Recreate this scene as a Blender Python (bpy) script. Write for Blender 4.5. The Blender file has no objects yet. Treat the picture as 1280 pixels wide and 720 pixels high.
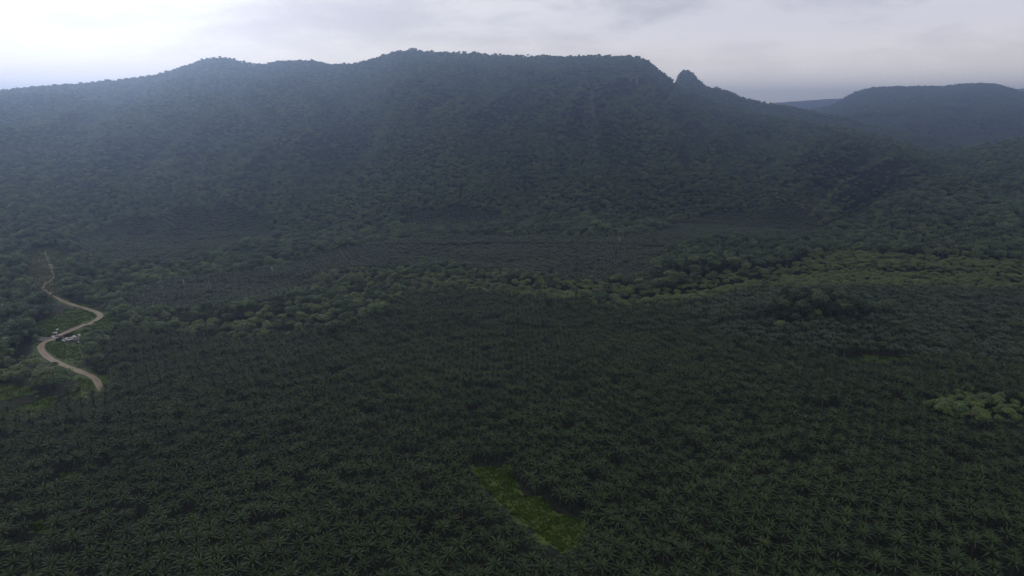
import bpy, math, random
import numpy as np
from mathutils import Vector, noise as mnoise

SC = bpy.context.scene
# ------------------------------------------------------------------ camera
CAM_H = 215.0
PITCH = math.radians(14.5)
FPX = 853.0                       # focal length in pixels of a 1280 wide frame
cam_d = bpy.data.cameras.new('camera')
cam = bpy.data.objects.new('camera', cam_d)
SC.collection.objects.link(cam)
cam.location = (0, 0, CAM_H)
cam.rotation_euler = (math.pi / 2 - PITCH, 0, 0)
cam_d.sensor_width = 36
cam_d.lens = FPX / 1280 * 36
cam_d.clip_start = 1
cam_d.clip_end = 60000
SC.camera = cam
SC.view_settings.view_transform = 'Standard'
SC.view_settings.look = 'None'
SC.view_settings.exposure = 0.0
SC.view_settings.gamma = 1.0
SC.view_settings.use_curve_mapping = False
SC.cycles.use_denoising = True
SC.cycles.max_bounces = 5
SC.cycles.diffuse_bounces = 2
SC.cycles.glossy_bounces = 1
SC.cycles.transmission_bounces = 2
SC.cycles.volume_bounces = 0
SC.cycles.transparent_max_bounces = 4
SC.cycles.use_adaptive_sampling = True
SC.cycles.adaptive_threshold = 0.004
SC.cycles.denoising_input_passes = 'RGB_ALBEDO_NORMAL'
SC.cycles.denoising_prefilter = 'NONE'
SC.cycles.sample_clamp_indirect = 4

# ------------------------------------------------------------------ sky
SUN_EL, SUN_AZ = math.radians(22), math.radians(-33)       # azimuth from +Y towards +X
W = bpy.data.worlds.new('World')
SC.world = W
W.use_nodes = True
nt = W.node_tree
nt.nodes.clear()
def N(t, ty, **kw):
    n = t.nodes.new(ty)
    for k, v in kw.items():
        setattr(n, k, v)
    return n
def mathn(t, op, a, b=None, clamp=False):
    n = N(t, 'ShaderNodeMath', operation=op, use_clamp=clamp)
    for i, v in enumerate((a, b)):
        if v is None: continue
        if isinstance(v, (int, float)): n.inputs[i].default_value = v
        else: t.links.new(v, n.inputs[i])
    return n.outputs[0]
def mixc(t, f, a, b, blend='MIX'):
    n = N(t, 'ShaderNodeMix', data_type='RGBA', blend_type=blend)
    for i, v in ((0, f), (6, a), (7, b)):
        if isinstance(v, (int, float)): n.inputs[i].default_value = v
        elif isinstance(v, tuple): n.inputs[i].default_value = (*v, 1)
        else: t.links.new(v, n.inputs[i])
    return n.outputs[2]
def maprange(t, v, a, b, c=0.0, d=1.0):
    n = N(t, 'ShaderNodeMapRange', interpolation_type='SMOOTHSTEP')
    t.links.new(v, n.inputs[0])
    for i, q in enumerate((a, b, c, d)): n.inputs[i + 1].default_value = q
    return n.outputs[0]
sky = N(nt, 'ShaderNodeTexSky', sky_type='NISHITA')
sky.sun_disc = False
sky.sun_elevation = SUN_EL
sky.sun_rotation = SUN_AZ
sky.air_density = 1.2
sky.dust_density = 2.0
tc = N(nt, 'ShaderNodeTexCoord')
sep = N(nt, 'ShaderNodeSeparateXYZ')
nt.links.new(tc.outputs['Generated'], sep.inputs[0])
zz = mathn(nt, 'ADD', mathn(nt, 'MAXIMUM', sep.outputs[2], 0.0), 0.24)
cx = mathn(nt, 'DIVIDE', sep.outputs[0], zz)
cy = mathn(nt, 'DIVIDE', sep.outputs[1], zz)
comb = N(nt, 'ShaderNodeCombineXYZ')
nt.links.new(cx, comb.inputs[0]); nt.links.new(cy, comb.inputs[1])
def wnoise(scale, detail, loc, rough=0.55, dist=0.4):
    m = N(nt, 'ShaderNodeMapping')
    m.inputs['Location'].default_value = loc
    nt.links.new(comb.outputs[0], m.inputs[0])
    n = N(nt, 'ShaderNodeTexNoise')
    n.inputs['Scale'].default_value = scale
    n.inputs['Detail'].default_value = detail
    n.inputs['Roughness'].default_value = rough
    n.inputs['Distortion'].default_value = dist
    nt.links.new(m.outputs[0], n.inputs['Vector'])
    return n.outputs[0]
n1 = wnoise(1.25, 5, (3.1, 1.7, 0.0))
n2 = wnoise(3.6, 6, (8.3, 2.2, 4.0), 0.6)
cl = mathn(nt, 'ADD', mathn(nt, 'MULTIPLY', n1, 0.70), mathn(nt, 'MULTIPLY', n2, 0.30))
shade = maprange(nt, cl, 0.40, 0.60)
# thin bright cloud towards the hidden sun on the left, thick grey cloud on the right
sd = (math.cos(math.radians(14)) * math.sin(math.radians(-46)), math.cos(math.radians(14)) * math.cos(math.radians(-46)), math.sin(math.radians(14)))
dp = N(nt, 'ShaderNodeVectorMath', operation='DOT_PRODUCT')
nt.links.new(tc.outputs['Generated'], dp.inputs[0]); dp.inputs[1].default_value = sd
glow = maprange(nt, dp.outputs['Value'], 0.45, 1.0)
dark = mixc(nt, glow, (6.3, 6.0, 6.5), (8.0, 7.7, 8.1))
lite = mixc(nt, glow, (9.0, 8.65, 9.1), (10.6, 10.3, 9.9))
cloud = mixc(nt, shade, dark, lite)
# a strip of lighter air low over the far hills
low = maprange(nt, sep.outputs[2], 0.13, 0.0)
cloud = mixc(nt, mathn(nt, 'MULTIPLY', low, 0.9), cloud, (18.5, 16.6, 14.0))
skyc = mixc(nt, 0.94, sky.outputs[0], cloud)
bg = N(nt, 'ShaderNodeBackground')
bg.inputs['Strength'].default_value = 0.10
out = N(nt, 'ShaderNodeOutputWorld')
nt.links.new(skyc, bg.inputs[0]); nt.links.new(bg.outputs[0], out.inputs[0])

sun_d = bpy.data.lights.new('sun', 'SUN')
sun_d.energy = 1.45
sun_d.angle = math.radians(14)
sun_d.color = (1.0, 0.95, 0.88)
sun = bpy.data.objects.new('sun', sun_d)
SC.collection.objects.link(sun)
sdir = Vector((math.cos(SUN_EL) * math.sin(SUN_AZ), math.cos(SUN_EL) * math.cos(SUN_AZ), math.sin(SUN_EL)))
sun.rotation_euler = sdir.to_track_quat('Z', 'Y').to_euler()
sun.location = (0, 0, 600)

# ------------------------------------------------------------------ helpers
rng = np.random.default_rng(7)
random.seed(7)
def tag(o, label=None, cat=None, group=None, kind=None):
    if label: o['label'] = label
    if cat: o['category'] = cat
    if group: o['group'] = group
    if kind: o['kind'] = kind
    return o
def link(name, data, parent=None):
    o = bpy.data.objects.new(name, data)
    SC.collection.objects.link(o)
    if parent: o.parent = parent
    return o
def mesh_np(name, V, F, mats, mi=None, smooth=False):
    me = bpy.data.meshes.new(name)
    V = np.asarray(V, dtype=np.float32)
    if isinstance(F, np.ndarray):
        nF, k = F.shape
        me.vertices.add(len(V)); me.vertices.foreach_set('co', V.ravel())
        me.loops.add(nF * k); me.loops.foreach_set('vertex_index', F.astype(np.int32).ravel())
        me.polygons.add(nF)
        me.polygons.foreach_set('loop_start', np.arange(0, nF * k, k, dtype=np.int32))
    else:
        me.from_pydata([tuple(map(float, v)) for v in V], [], F)
        nF = len(F)
    for m in mats: me.materials.append(m)
    if mi is not None: me.polygons.foreach_set('material_index', np.asarray(mi, dtype=np.int32))
    if smooth: me.polygons.foreach_set('use_smooth', np.ones(nF, dtype=bool))
    me.update(calc_edges=True)
    me.validate()
    return me
class MB:
    """collects geometry for one mesh"""
    def __init__(s): s.V = []; s.F = []; s.M = []; s.n = 0
    def add(s, V, F, m=0):
        s.V.append(np.asarray(V, dtype=float))
        s.F += [tuple(i + s.n for i in f) for f in F]
        s.M += [m] * len(F)
        s.n += len(V)
    def merge(s, o, moff=0):
        s.V += o.V; s.F += [tuple(i + s.n for i in f) for f in o.F]
        s.M += [m + moff for m in o.M]; s.n += o.n
    def mesh(s, name, mats, smooth=False):
        return mesh_np(name, np.concatenate(s.V), s.F, mats, s.M, smooth)
    def box(s, c, d, rot=0.0, m=0, top=1.0):
        hx, hy, hz = d[0] / 2, d[1] / 2, d[2] / 2
        v = np.array([(x * hx * (top if z > 0 else 1), y * hy * (top if z > 0 else 1), z * hz) for z in (-1, 1) for y in (-1, 1) for x in (-1, 1)])
        cr, sr = math.cos(rot), math.sin(rot)
        v = np.stack([v[:, 0] * cr - v[:, 1] * sr, v[:, 0] * sr + v[:, 1] * cr, v[:, 2]], 1) + np.array(c)
        s.add(v, [(0, 2, 3, 1), (4, 5, 7, 6), (0, 1, 5, 4), (2, 6, 7, 3), (0, 4, 6, 2), (1, 3, 7, 5)], m)
    def tube(s, pts, rad, k=7, m=0):
        pts = [Vector(p) for p in pts]
        V = []; F = []
        for i, p in enumerate(pts):
            d = (pts[min(i + 1, len(pts) - 1)] - pts[max(i - 1, 0)]).normalized()
            a = d.orthogonal().normalized(); b = d.cross(a)
            for j in range(k):
                t = 2 * math.pi * j / k
                V.append(tuple(p + (a * math.cos(t) + b * math.sin(t)) * rad[i]))
        for i in range(len(pts) - 1):
            for j in range(k):
                F.append((i * k + j, i * k + (j + 1) % k, (i + 1) * k + (j + 1) % k, (i + 1) * k + j))
        F.append(tuple(range(k))[::-1]); F.append(tuple((len(pts) - 1) * k + j for j in range(k)))
        s.add(V, F, m)

# value noise
_P = rng.random((256, 256))
def vnoise(x, y):
    xi = np.floor(x).astype(int); yi = np.floor(y).astype(int)
    fx = x - xi; fy = y - yi
    fx = fx * fx * (3 - 2 * fx); fy = fy * fy * (3 - 2 * fy)
    a = _P[xi & 255, yi & 255]; b = _P[(xi + 1) & 255, yi & 255]
    c = _P[xi & 255, (yi + 1) & 255]; d = _P[(xi + 1) & 255, (yi + 1) & 255]
    return (a * (1 - fx) + b * fx) * (1 - fy) + (c * (1 - fx) + d * fx) * fy
def fbm(x, y, o=4, seed=0):
    s = 0; a = 1; t = 0
    x = x + seed * 17.3; y = y + seed * 9.1
    for i in range(o):
        s = s + a * vnoise(x, y); t += a
        x = x * 2.03 + 5.1; y = y * 2.03 + 2.7; a *= 0.5
    return s / t
def sstep(a, b, v):
    t = np.clip((v - a) / (b - a), 0, 1)
    return t * t * (3 - 2 * t)

# picture <-> world (used once to lay the map out on the terrain)
cp, sp = math.cos(PITCH), math.sin(PITCH)
def ray(px, py):
    u = (px - 640) / FPX; v = (py - 360) / FPX
    return np.array([u, cp - v * sp, -sp - v * cp])
def azel(px, py):
    d = ray(px, py)
    return math.atan2(d[0], d[1]), d[2] / math.hypot(d[0], d[1])
def project(x, y, z):
    zz = y * cp - (z - CAM_H) * sp
    yy = y * sp + (z - CAM_H) * cp
    zz = np.where(zz < 1, 1, zz)
    return 640 + FPX * x / zz, 360 - FPX * yy / zz

# ------------------------------------------------------------------ terrain
def profile(sil, D, lower=13.0):
    """skyline points (px, py) at distance D(px) -> arrays az, height, distance"""
    A = []; Hh = []; Ds = []
    for px, py in sil:
        a, te = azel(px, py)
        d = D(px)
        A.append(a); Ds.append(d); Hh.append(CAM_H + te * d - lower)
    return np.array(A), np.array(Hh), np.array(Ds)
SIL_A = [(-500, 128), (-100, 118), (0, 113), (60, 108), (120, 103), (200, 93), (240, 80), (262, 72), (285, 71), (300, 76), (320, 80), (350, 77), (390, 76), (420, 82), (450, 78), (490, 66), (510, 61), (560, 64), (620, 68), (700, 69), (760, 69), (800, 71), (812, 76), (822, 86), (834, 95), (842, 103), (860, 114), (900, 130), (940, 142), (1000, 153), (1060, 163), (1120, 177), (1160, 192), (1200, 215), (1260, 262), (1320, 300)]
SIL_B = [(700, 120), (800, 105), (838, 108), (845, 101), (848, 93), (853, 87), (860, 86), (866, 90), (872, 97), (882, 106), (900, 113), (930, 124), (955, 131), (985, 135), (1010, 141), (1060, 150), (1120, 165), (1200, 185)]
SIL_C = [(1100, 212), (1130, 202), (1180, 192), (1230, 184), (1280, 174), (1360, 160), (1500, 145), (1800, 135)]
SIL_D = [(900, 170), (960, 150), (1000, 141), (1040, 134), (1056, 124), (1070, 117), (1085, 112), (1120, 110), (1180, 110), (1200, 107), (1240, 106), (1262, 112), (1285, 120), (1340, 130), (1500, 132)]
SIL_E = [(800, 140), (940, 134), (975, 131), (1005, 129), (1030, 127), (1060, 126), (1100, 128), (1250, 118), (1290, 112), (1400, 110), (1700, 125)]
HILLS = [
    dict(p=profile(SIL_A, lambda px: np.interp(px, [-500, 0, 300, 800, 1000, 1200, 1320], [3000, 2750, 2600, 2450, 2150, 1800, 1500])), foot=lambda az: np.interp(az, np.radians([-60, -37, -20, 0, 15, 25, 40]), [1150, 1150, 1230, 1290, 1330, 1290, 1250]), k=1.25, gull=88, back=1500),
    dict(p=profile(SIL_B, lambda px: 2950), foot=lambda az: az * 0 + 1900, k=1.3, gull=20, back=1500),
    dict(p=profile(SIL_C, lambda px: np.interp(px, [1100, 1500], [1900, 2300])), foot=lambda az: az * 0 + 1080 , k=1.35, gull=34, back=1200),
    dict(p=profile(SIL_D, lambda px: 4600, 11), foot=lambda az: az * 0 + 2900, k=1.6, gull=60, back=2500),
    dict(p=profile(SIL_E, lambda px: 7400, -25), foot=lambda az: az * 0 + 6000, k=1.5, gull=60, back=1600),
]
def pxg0(px, py, h=0.0):
    a, te = azel(px, py)
    r = (h - CAM_H) / te
    return r * math.sin(a), r * math.cos(a)
KNOLLS = [(*pxg0(1025, 408), 20, 60), (*pxg0(1130, 470), 5, 70), (*pxg0(900, 315), 9, 90), (*pxg0(60, 300), 26, 170), (*pxg0(-60, 360), 22, 140), (*pxg0(400, 395), 5, 60)]
def h_base(x, y):
    x = np.asarray(x, float); y = np.asarray(y, float)
    r = np.hypot(x, y); az = np.arctan2(x, y)
    g = (fbm(x / 170, y / 170, 3, 1) - 0.5) * 13 + (fbm(x / 50, y / 50, 2, 2) - 0.5) * 2.6
    g = g * sstep(100, 300, r)
    for kx, ky, kh, kr in KNOLLS:
        g = g + kh * np.exp(-((x - kx) ** 2 + (y - ky) ** 2) / (2 * kr * kr) * 1.6)
    tot = g
    for i, hd in enumerate(HILLS):
        A, Hh, Ds = hd['p']
        h1 = np.interp(az, A, Hh); r1 = np.interp(az, A, Ds); r0 = hd['foot'](az)
        edge = sstep(math.pi * 0.95, math.pi * 0.5, np.abs(az))
        if i in (1, 2, 3, 4):
            edge = edge * sstep(A[0] - 0.04, A[0] + 0.02, az)
        h1 = np.maximum(h1, 0) * edge
        t = np.clip((r - r0) / np.maximum(r1 - r0, 50), 0, 1)
        k = hd['k']
        up = t ** k * (1 - 0.30 * t) / 0.70
        up = np.where(t < 1, np.minimum(up, 1), 1)
        # spurs and gullies running down the slope
        ga = az * 2450 / 210
        gn = fbm(ga + (fbm(x / 500, y / 500, 2, 5) - 0.5) * 3.0, r / 900, 3, 3 + i)
        gn = 1 - np.abs(2 * gn - 1) * 2.2
        gl = hd['gull'] * (gn - 0.4) * np.sin(np.pi * np.clip(t, 0, 1)) ** 1.2
        n2_ = (fbm(x / 140, y / 140, 3, 8) - 0.5) * 26 * np.sin(np.pi * np.clip(t, 0, 1))
        b = np.clip((r - r1) / hd['back'], 0, 1)
        hh = h1 * up * (1 - sstep(0, 1, b)) + (gl + n2_) * np.minimum(1, h1 / 120)
        hh = np.where(t <= 0, -50, hh)
        # smooth maximum
        d = hh - tot
        tot = np.where(d > 12, hh, np.where(d < -12, tot, tot + (d + 12) ** 2 / 48))
    return tot
def pxg(px, py, off=0.0):
    """point of the picture -> point of the valley floor"""
    x, y = pxg0(px, py, 0)
    for _ in range(12):
        h = float(h_base(x, y)) + off
        x, y = pxg0(px, py, h)
    return x, y

def poly_w(P): return np.array([pxg(*p) for p in P])
def in_poly(P, x, y):
    P = np.asarray(P); inside = np.zeros(np.shape(x), bool)
    n = len(P); j = n - 1
    for i in range(n):
        xi, yi = P[i]; xj, yj = P[j]
        c = ((yi > y) != (yj > y)) & (x < (xj - xi) * (y - yi) / (yj - yi + 1e-12) + xi)
        inside ^= c
        j = i
    return inside
def dist_line(L, x, y):
    d = np.full(np.shape(x), 1e9)
    for (x0, y0), (x1, y1) in zip(L[:-1], L[1:]):
        vx, vy = x1 - x0, y1 - y0
        t = np.clip(((x - x0) * vx + (y - y0) * vy) / (vx * vx + vy * vy + 1e-9), 0, 1)
        d = np.minimum(d, np.hypot(x - x0 - t * vx, y - y0 - t * vy))
    return d
def smooth_line(P, n=6):
    P = np.asarray(P, float); out = []
    Q = np.vstack([2 * P[0] - P[1], P, 2 * P[-1] - P[-2]])
    for i in range(1, len(Q) - 2):
        for k in range(n):
            t = k / n
            out.append(0.5 * ((2 * Q[i]) + (-Q[i-1] + Q[i+1]) * t + (2*Q[i-1] - 5*Q[i] + 4*Q[i+1] - Q[i+2]) * t*t + (-Q[i-1] + 3*Q[i] - 3*Q[i+1] + Q[i+2]) * t**3))
    out.append(P[-1])
    return np.array(out)

ROAD = smooth_line(poly_w([(128, 490), (123, 480), (118, 473), (104, 466), (88, 460), (69, 452), (56, 443), (51, 436), (54, 429), (65, 424.5), (77, 419), (92, 413), (108, 406.5), (119, 401), (125.5, 395.5), (122, 391), (114, 388), (102, 384), (90, 381), (76, 375)]))
TRACK = smooth_line(poly_w([(76, 375), (64, 368), (54, 360), (58, 354), (66, 348), (66, 338), (60, 326), (56, 314)]))
RIVER = smooth_line(poly_w([(-160, 400), (-60, 408), (10, 415), (45, 419), (70, 420), (92, 418.5), (112, 416), (140, 417), (185, 411), (250, 404), (330, 398), (400, 388), (440, 372), (500, 356), (600, 355), (700, 364), (780, 376), (860, 368), (940, 352), (1040, 342), (1150, 343), (1280, 346), (1500, 350)]), 8)
def h_ground(x, y):
    h = h_base(x, y)
    x = np.asarray(x, float); y = np.asarray(y, float)
    r = np.hypot(x, y)
    m = (r > 500) & (r < 1300)
    d = np.full(np.shape(h), 1e9)
    if np.any(m):
        dm = dist_line(RIVER, np.atleast_1d(x)[np.atleast_1d(m)], np.atleast_1d(y)[np.atleast_1d(m)])
        d = np.atleast_1d(d).copy(); d[np.atleast_1d(m)] = dm
        d = d.reshape(np.shape(h))
    return h - 4.5 * (1 - sstep(6, 15, d))

# zones, drawn in the picture and laid on the ground
Z_CLEAR = [(593, 584), (634, 583), (644, 600), (648, 618), (684, 624), (695, 644), (724, 648), (730, 664), (726, 684), (700, 690), (680, 674), (662, 660), (638, 642), (612, 616), (598, 602)]
Z_CLEAR2 = [[(70, 594), (100, 590), (104, 598), (76, 602)], [(40, 655), (62, 650), (66, 660), (44, 665)]]
Z_STRIP = [(1050, 449), (1085, 446), (1130, 447), (1140, 453), (1060, 455)]
GRASS = [
    [(-60, 480), (20, 481), (45, 484), (36, 494), (10, 501), (-60, 505)],
    [(20, 508), (48, 500), (76, 494), (72, 508), (40, 516), (-20, 520)],
    [(96, 472), (112, 474), (122, 484), (118, 494), (106, 500), (88, 498), (98, 486)],
    [(56, 428), (78, 424), (84, 434), (88, 452), (74, 448), (60, 440)],
    [(84, 428), (104, 428), (106, 446), (94, 456), (86, 444)],
    [(40, 408), (60, 398), (84, 386), (104, 388), (118, 391), (122, 396), (104, 404), (80, 413), (56, 416), (40, 414)],
    [(108, 408), (124, 398), (136, 392), (142, 402), (136, 412), (120, 415)],
    [(76, 378), (92, 376), (120, 385), (132, 390), (120, 392), (96, 386)],
    [(36, 312), (72, 308), (90, 322), (72, 334), (70, 352), (76, 372), (60, 372), (44, 362), (38, 340)],
    [(46, 430), (53, 428), (50, 444), (46, 440)],
]
Z_FIELD1 = [(-900, 3000), (-900, 560), (-40, 524), (60, 512), (112, 500), (126, 482), (120, 458), (128, 432), (165, 420), (215, 420), (300, 432), (350, 424), (420, 420), (478, 396), (505, 372), (600, 370), (690, 378), (760, 386), (850, 384), (930, 366), (1050, 362), (1280, 366), (1700, 372), (2200, 3000)]
Z_FIELD2 = [(150, 398), (170, 372), (215, 352), (290, 346), (360, 340), (400, 322), (480, 306), (560, 300), (700, 299), (760, 302), (830, 294), (840, 284), (900, 277), (1000, 279), (1024, 288), (1015, 300), (950, 304), (880, 306), (846, 318), (800, 352), (740, 360), (660, 352), (560, 336), (440, 340), (400, 362), (330, 384), (220, 394)]
Z_FIELD3 = [(95, 302), (140, 292), (250, 286), (330, 284), (345, 296), (300, 312), (240, 330), (180, 338), (120, 330), (90, 318)]
Z_FIELD4 = [(500, 280), (560, 276), (640, 276), (640, 284), (560, 288), (510, 288)]
Z_PATCH = [(806, 356), (826, 326), (856, 312), (910, 304), (1000, 306), (1022, 318), (990, 334), (920, 344), (860, 350)]
Z_KNOLL = [(938, 408), (955, 396), (985, 380), (1015, 374), (1060, 380), (1100, 388), (1112, 402), (1060, 408), (1010, 404), (980, 412)]
Z_RIGHT = [(1150, 520), (1165, 500), (1200, 494), (1250, 500), (1330, 505), (1340, 530), (1260, 534), (1200, 530)]
Z_SCRUB = [(930, 362), (960, 346), (1000, 330), (1040, 322), (1130, 320), (1220, 328), (1400, 330), (1600, 370), (1280, 366), (1050, 362)]
# lanes without palms and thin spots, picture positions of single missing palms come from noise

# terrain sheet: a disc, finest where the picture looks
az_f = np.radians(np.arange(-43, 43.01, 0.125))
az_c = np.radians(np.concatenate([np.arange(-180, -43, 3.0), [-43.0001]]))
AZ = np.concatenate([az_c[:-1], az_f, -az_c[:-1][::-1][:-1]])
R = [20.0]
while R[-1] < 8600:
    r_ = R[-1]
    R.append(r_ * (1.05 if r_ < 230 else 1.0027 if r_ < 800 else 1.0035 if r_ < 1400 else 1.0065 if r_ < 5000 else 1.025))
R = np.array(R)
RR, AA = np.meshgrid(R, AZ, indexing='ij')
X = RR * np.sin(AA); Y = RR * np.cos(AA)
Z = h_ground(X, Y)
nr, na = X.shape
ii = np.arange(nr - 1)[:, None] * na; jj = np.arange(na)[None, :]
j2 = (jj + 1) % na
F = np.stack([ii + jj, ii + na + jj, ii + na + j2, ii + j2], -1).reshape(-1, 4)[:, ::-1]
V = np.stack([X, Y, Z], -1).reshape(-1, 3)

def mat(name):
    m = bpy.data.materials.new(name); m.use_nodes = True
    t = m.node_tree; b = t.nodes['Principled BSDF']
    return m, t, b
def tnoise(t, scale, detail=4, coord='obj', rough=0.6):
    n = N(t, 'ShaderNodeTexNoise')
    n.inputs['Scale'].default_value = scale; n.inputs['Detail'].default_value = detail
    n.inputs['Roughness'].default_value = rough
    if coord == 'pos':
        g = N(t, 'ShaderNodeNewGeometry'); t.links.new(g.outputs['Position'], n.inputs['Vector'])
    else:
        g = N(t, 'ShaderNodeTexCoord'); t.links.new(g.outputs['Object'], n.inputs['Vector'])
    return n.outputs[0]

# ground material: bare soil and litter, grass where the map says so, brown earth, pale rock
m_ground, t, b = mat('ground')
a1 = N(t, 'ShaderNodeAttribute'); a1.attribute_name = 'cover'
sp3 = N(t, 'ShaderNodeSeparateColor'); t.links.new(a1.outputs['Color'], sp3.inputs[0])
nA = tnoise(t, 0.9, 5, 'pos'); nB = tnoise(t, 0.11, 5, 'pos'); nC = tnoise(t, 0.35, 5, 'pos')
soil = mixc(t, maprange(t, nC, 0.35, 0.65), (0.007, 0.010, 0.006), (0.013, 0.018, 0.009))
grassc = mixc(t, maprange(t, nA, 0.3, 0.7), (0.044, 0.078, 0.013), (0.068, 0.104, 0.018))
grassc = mixc(t, maprange(t, nB, 0.3, 0.75), grassc, (0.036, 0.052, 0.014))
earth = mixc(t, maprange(t, nC, 0.35, 0.65), (0.085, 0.06, 0.042), (0.055, 0.058, 0.03))
rock = mixc(t, maprange(t, nC, 0.3, 0.7), (0.10, 0.09, 0.085), (0.18, 0.16, 0.15))
gm = mathn(t, 'ADD', sp3.outputs[0], mathn(t, 'MULTIPLY', mathn(t, 'SUBTRACT', nC, 0.5), 0.8))
c = mixc(t, maprange(t, gm, 0.35, 0.6), soil, grassc)
em = mathn(t, 'ADD', sp3.outputs[1], mathn(t, 'MULTIPLY', mathn(t, 'SUBTRACT', nC, 0.5), 0.9))
c = mixc(t, maprange(t, em, 0.4, 0.6), c, earth)
c = mixc(t, maprange(t, sp3.outputs[2], 0.3, 0.7), c, rock)
t.links.new(c, b.inputs['Base Color']); b.inputs['Roughness'].default_value = 0.95
b.inputs['Specular IOR Level'].default_value = 0.15
bp = N(t, 'ShaderNodeBump'); bp.inputs['Distance'].default_value = 0.5; bp.inputs['Strength'].default_value = 0.5
t.links.new(nA, bp.inputs['Height']); t.links.new(bp.outputs[0], b.inputs['Normal'])

me = mesh_np('ground', V, F, [m_ground], smooth=True)
GP = [poly_w(g) for g in GRASS]
CLW = poly_w(Z_CLEAR); CLW2 = [poly_w(z) for z in Z_CLEAR2]; STRIPW = poly_w(Z_STRIP)
vx, vy = V[:, 0], V[:, 1]
vr = np.hypot(vx, vy)
PXv, PYv = project(vx, vy, V[:, 2])
near = (vr > 230) & (vr < 1400) & (np.abs(np.arctan2(vx, vy)) < math.radians(44))
idx = np.nonzero(near)[0]
col = np.zeros((len(V), 4), dtype=np.float32); col[:, 3] = 1
gx, gy = vx[idx], vy[idx]
gx = gx + (fbm(gx / 7, gy / 7, 3, 61) - 0.5) * 14; gy = gy + (fbm(gx / 7, gy / 7, 3, 62) - 0.5) * 14
gmask = in_poly(CLW, gx, gy)
for P in GP[:8] + CLW2 + [STRIPW] + GP[9:]: gmask |= in_poly(P, gx, gy)
dr = dist_line(ROAD, gx, gy)
gmask |= dr < 7
gmask &= ~in_poly(STRIPW, gx, gy) | (fbm(gx / 9, gy / 9, 2, 63) > 0.5)
drv = dist_line(RIVER, gx, gy)
col[idx, 0] = gmask * 1.0
bank = np.clip((16 - drv) / 6, 0, 1) * 0.35
col[idx, 1] = np.maximum(np.where(in_poly(GP[8], gx, gy), 0.62, 0.0), np.where((drv < 10), 0.3, 0))
col[idx, 0] = np.maximum(col[idx, 0], np.where(in_poly(GP[8], gx, gy), 0.9, 0.0))
SCARS = [[(787, 95), (789, 94), (791, 103), (788, 106)], [(793, 93), (796, 93), (798, 104), (795, 107)], [(1112, 124), (1118, 119), (1120, 124), (1113, 131)], [(768, 300), (770, 300), (770, 304), (768, 304)]]
for s_ in SCARS:
    col[:, 2] = np.maximum(col[:, 2], in_poly(np.array(s_), PXv, PYv) & (vr > 2000) & (vr < 5200))
ca = me.attributes.new('cover', 'FLOAT_COLOR', 'POINT')
ca.data.foreach_set('color', col.ravel())
ground = link('ground', me); tag(ground, kind='structure')

# ------------------------------------------------------------------ road, river
m_road, t, b = mat('road_dirt')
nB_ = tnoise(t, 0.06, 3, 'pos'); n_ = tnoise(t, 0.5, 6, 'pos'); n3_ = tnoise(t, 3.0, 4, 'pos')
c = mixc(t, maprange(t, n_, 0.3, 0.7), (0.19, 0.15, 0.105), (0.29, 0.235, 0.165))
c = mixc(t, mathn(t, 'MULTIPLY', n3_, 0.35), c, (0.13, 0.10, 0.075))
at = N(t, 'ShaderNodeAttribute'); at.attribute_name = 'across'
g_ = mathn(t, 'ADD', at.outputs['Fac'], mathn(t, 'MULTIPLY', mathn(t, 'SUBTRACT', n_, 0.5), 0.5))
c = mixc(t, maprange(t, g_, 0.86, 1.05), c, (0.075, 0.10, 0.03))
cr_ = mathn(t, 'MULTIPLY', mathn(t, 'SUBTRACT', 1.0, maprange(t, at.outputs['Fac'], 0.04, 0.24)), maprange(t, nB_, 0.45, 0.6))
c = mixc(t, mathn(t, 'MULTIPLY', cr_, 0.6), c, (0.085, 0.10, 0.035))
t.links.new(c, b.inputs['Base Color']); b.inputs['Roughness'].default_value = 0.95
m_water, t, b = mat('river_water')
b.inputs['Base Color'].default_value = (0.012, 0.016, 0.013, 1); b.inputs['Roughness'].default_value = 0.6; b.inputs['Specular IOR Level'].default_value = 0.03
nw = tnoise(t, 0.8, 3, 'pos'); bp = N(t, 'ShaderNodeBump'); bp.inputs['Distance'].default_value = 0.1
t.links.new(nw, bp.inputs['Height']); t.links.new(bp.outputs[0], b.inputs['Normal'])

def ribbon(name, L, width, zf, m, nc=7, wob=0.0):
    L = np.asarray(L); n = len(L)
    T = np.gradient(L, axis=0); T /= np.linalg.norm(T, axis=1)[:, None]
    Nn = np.stack([-T[:, 1], T[:, 0]], 1)
    V = []; acc = []
    for i in range(n):
        w = width / 2 * (1 + wob * (float(fbm(np.array(i * 0.37), np.array(3.3), 2)) - 0.5))
        for j in range(nc):
            s = -1 + 2 * j / (nc - 1)
            x, y = L[i] + Nn[i] * w * s
            V.append((x, y, 0)); acc.append(abs(s))
    V = np.array(V)
    V[:, 2] = zf(V[:, 0], V[:, 1])
    F = np.array([(i * nc + j, i * nc + j + 1, (i + 1) * nc + j + 1, (i + 1) * nc + j) for i in range(n - 1) for j in range(nc - 1)])[:, ::-1]
    me = mesh_np(name, V, F, [m], smooth=True)
    at = me.attributes.new('across', 'FLOAT', 'POINT'); at.data.foreach_set('value', np.array(acc, dtype=np.float32))
    return link(name, me)
road = ribbon('road', ROAD, 5.4, lambda x, y: h_base(x, y) + 0.22, m_road, 9, 0.5); tag(road, kind='structure')
track = ribbon('path', TRACK, 3.6, lambda x, y: h_base(x, y) + 0.16, m_road, 5, 0.4); tag(track, kind='structure')
river = ribbon('river', RIVER, 12, lambda x, y: h_base(x, y) * 0 + 0, m_water, 3); tag(river, kind='structure')
rm = river.data
co = np.zeros(len(rm.vertices) * 3, dtype=np.float32); rm.vertices.foreach_get('co', co); co = co.reshape(-1, 3)
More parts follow.
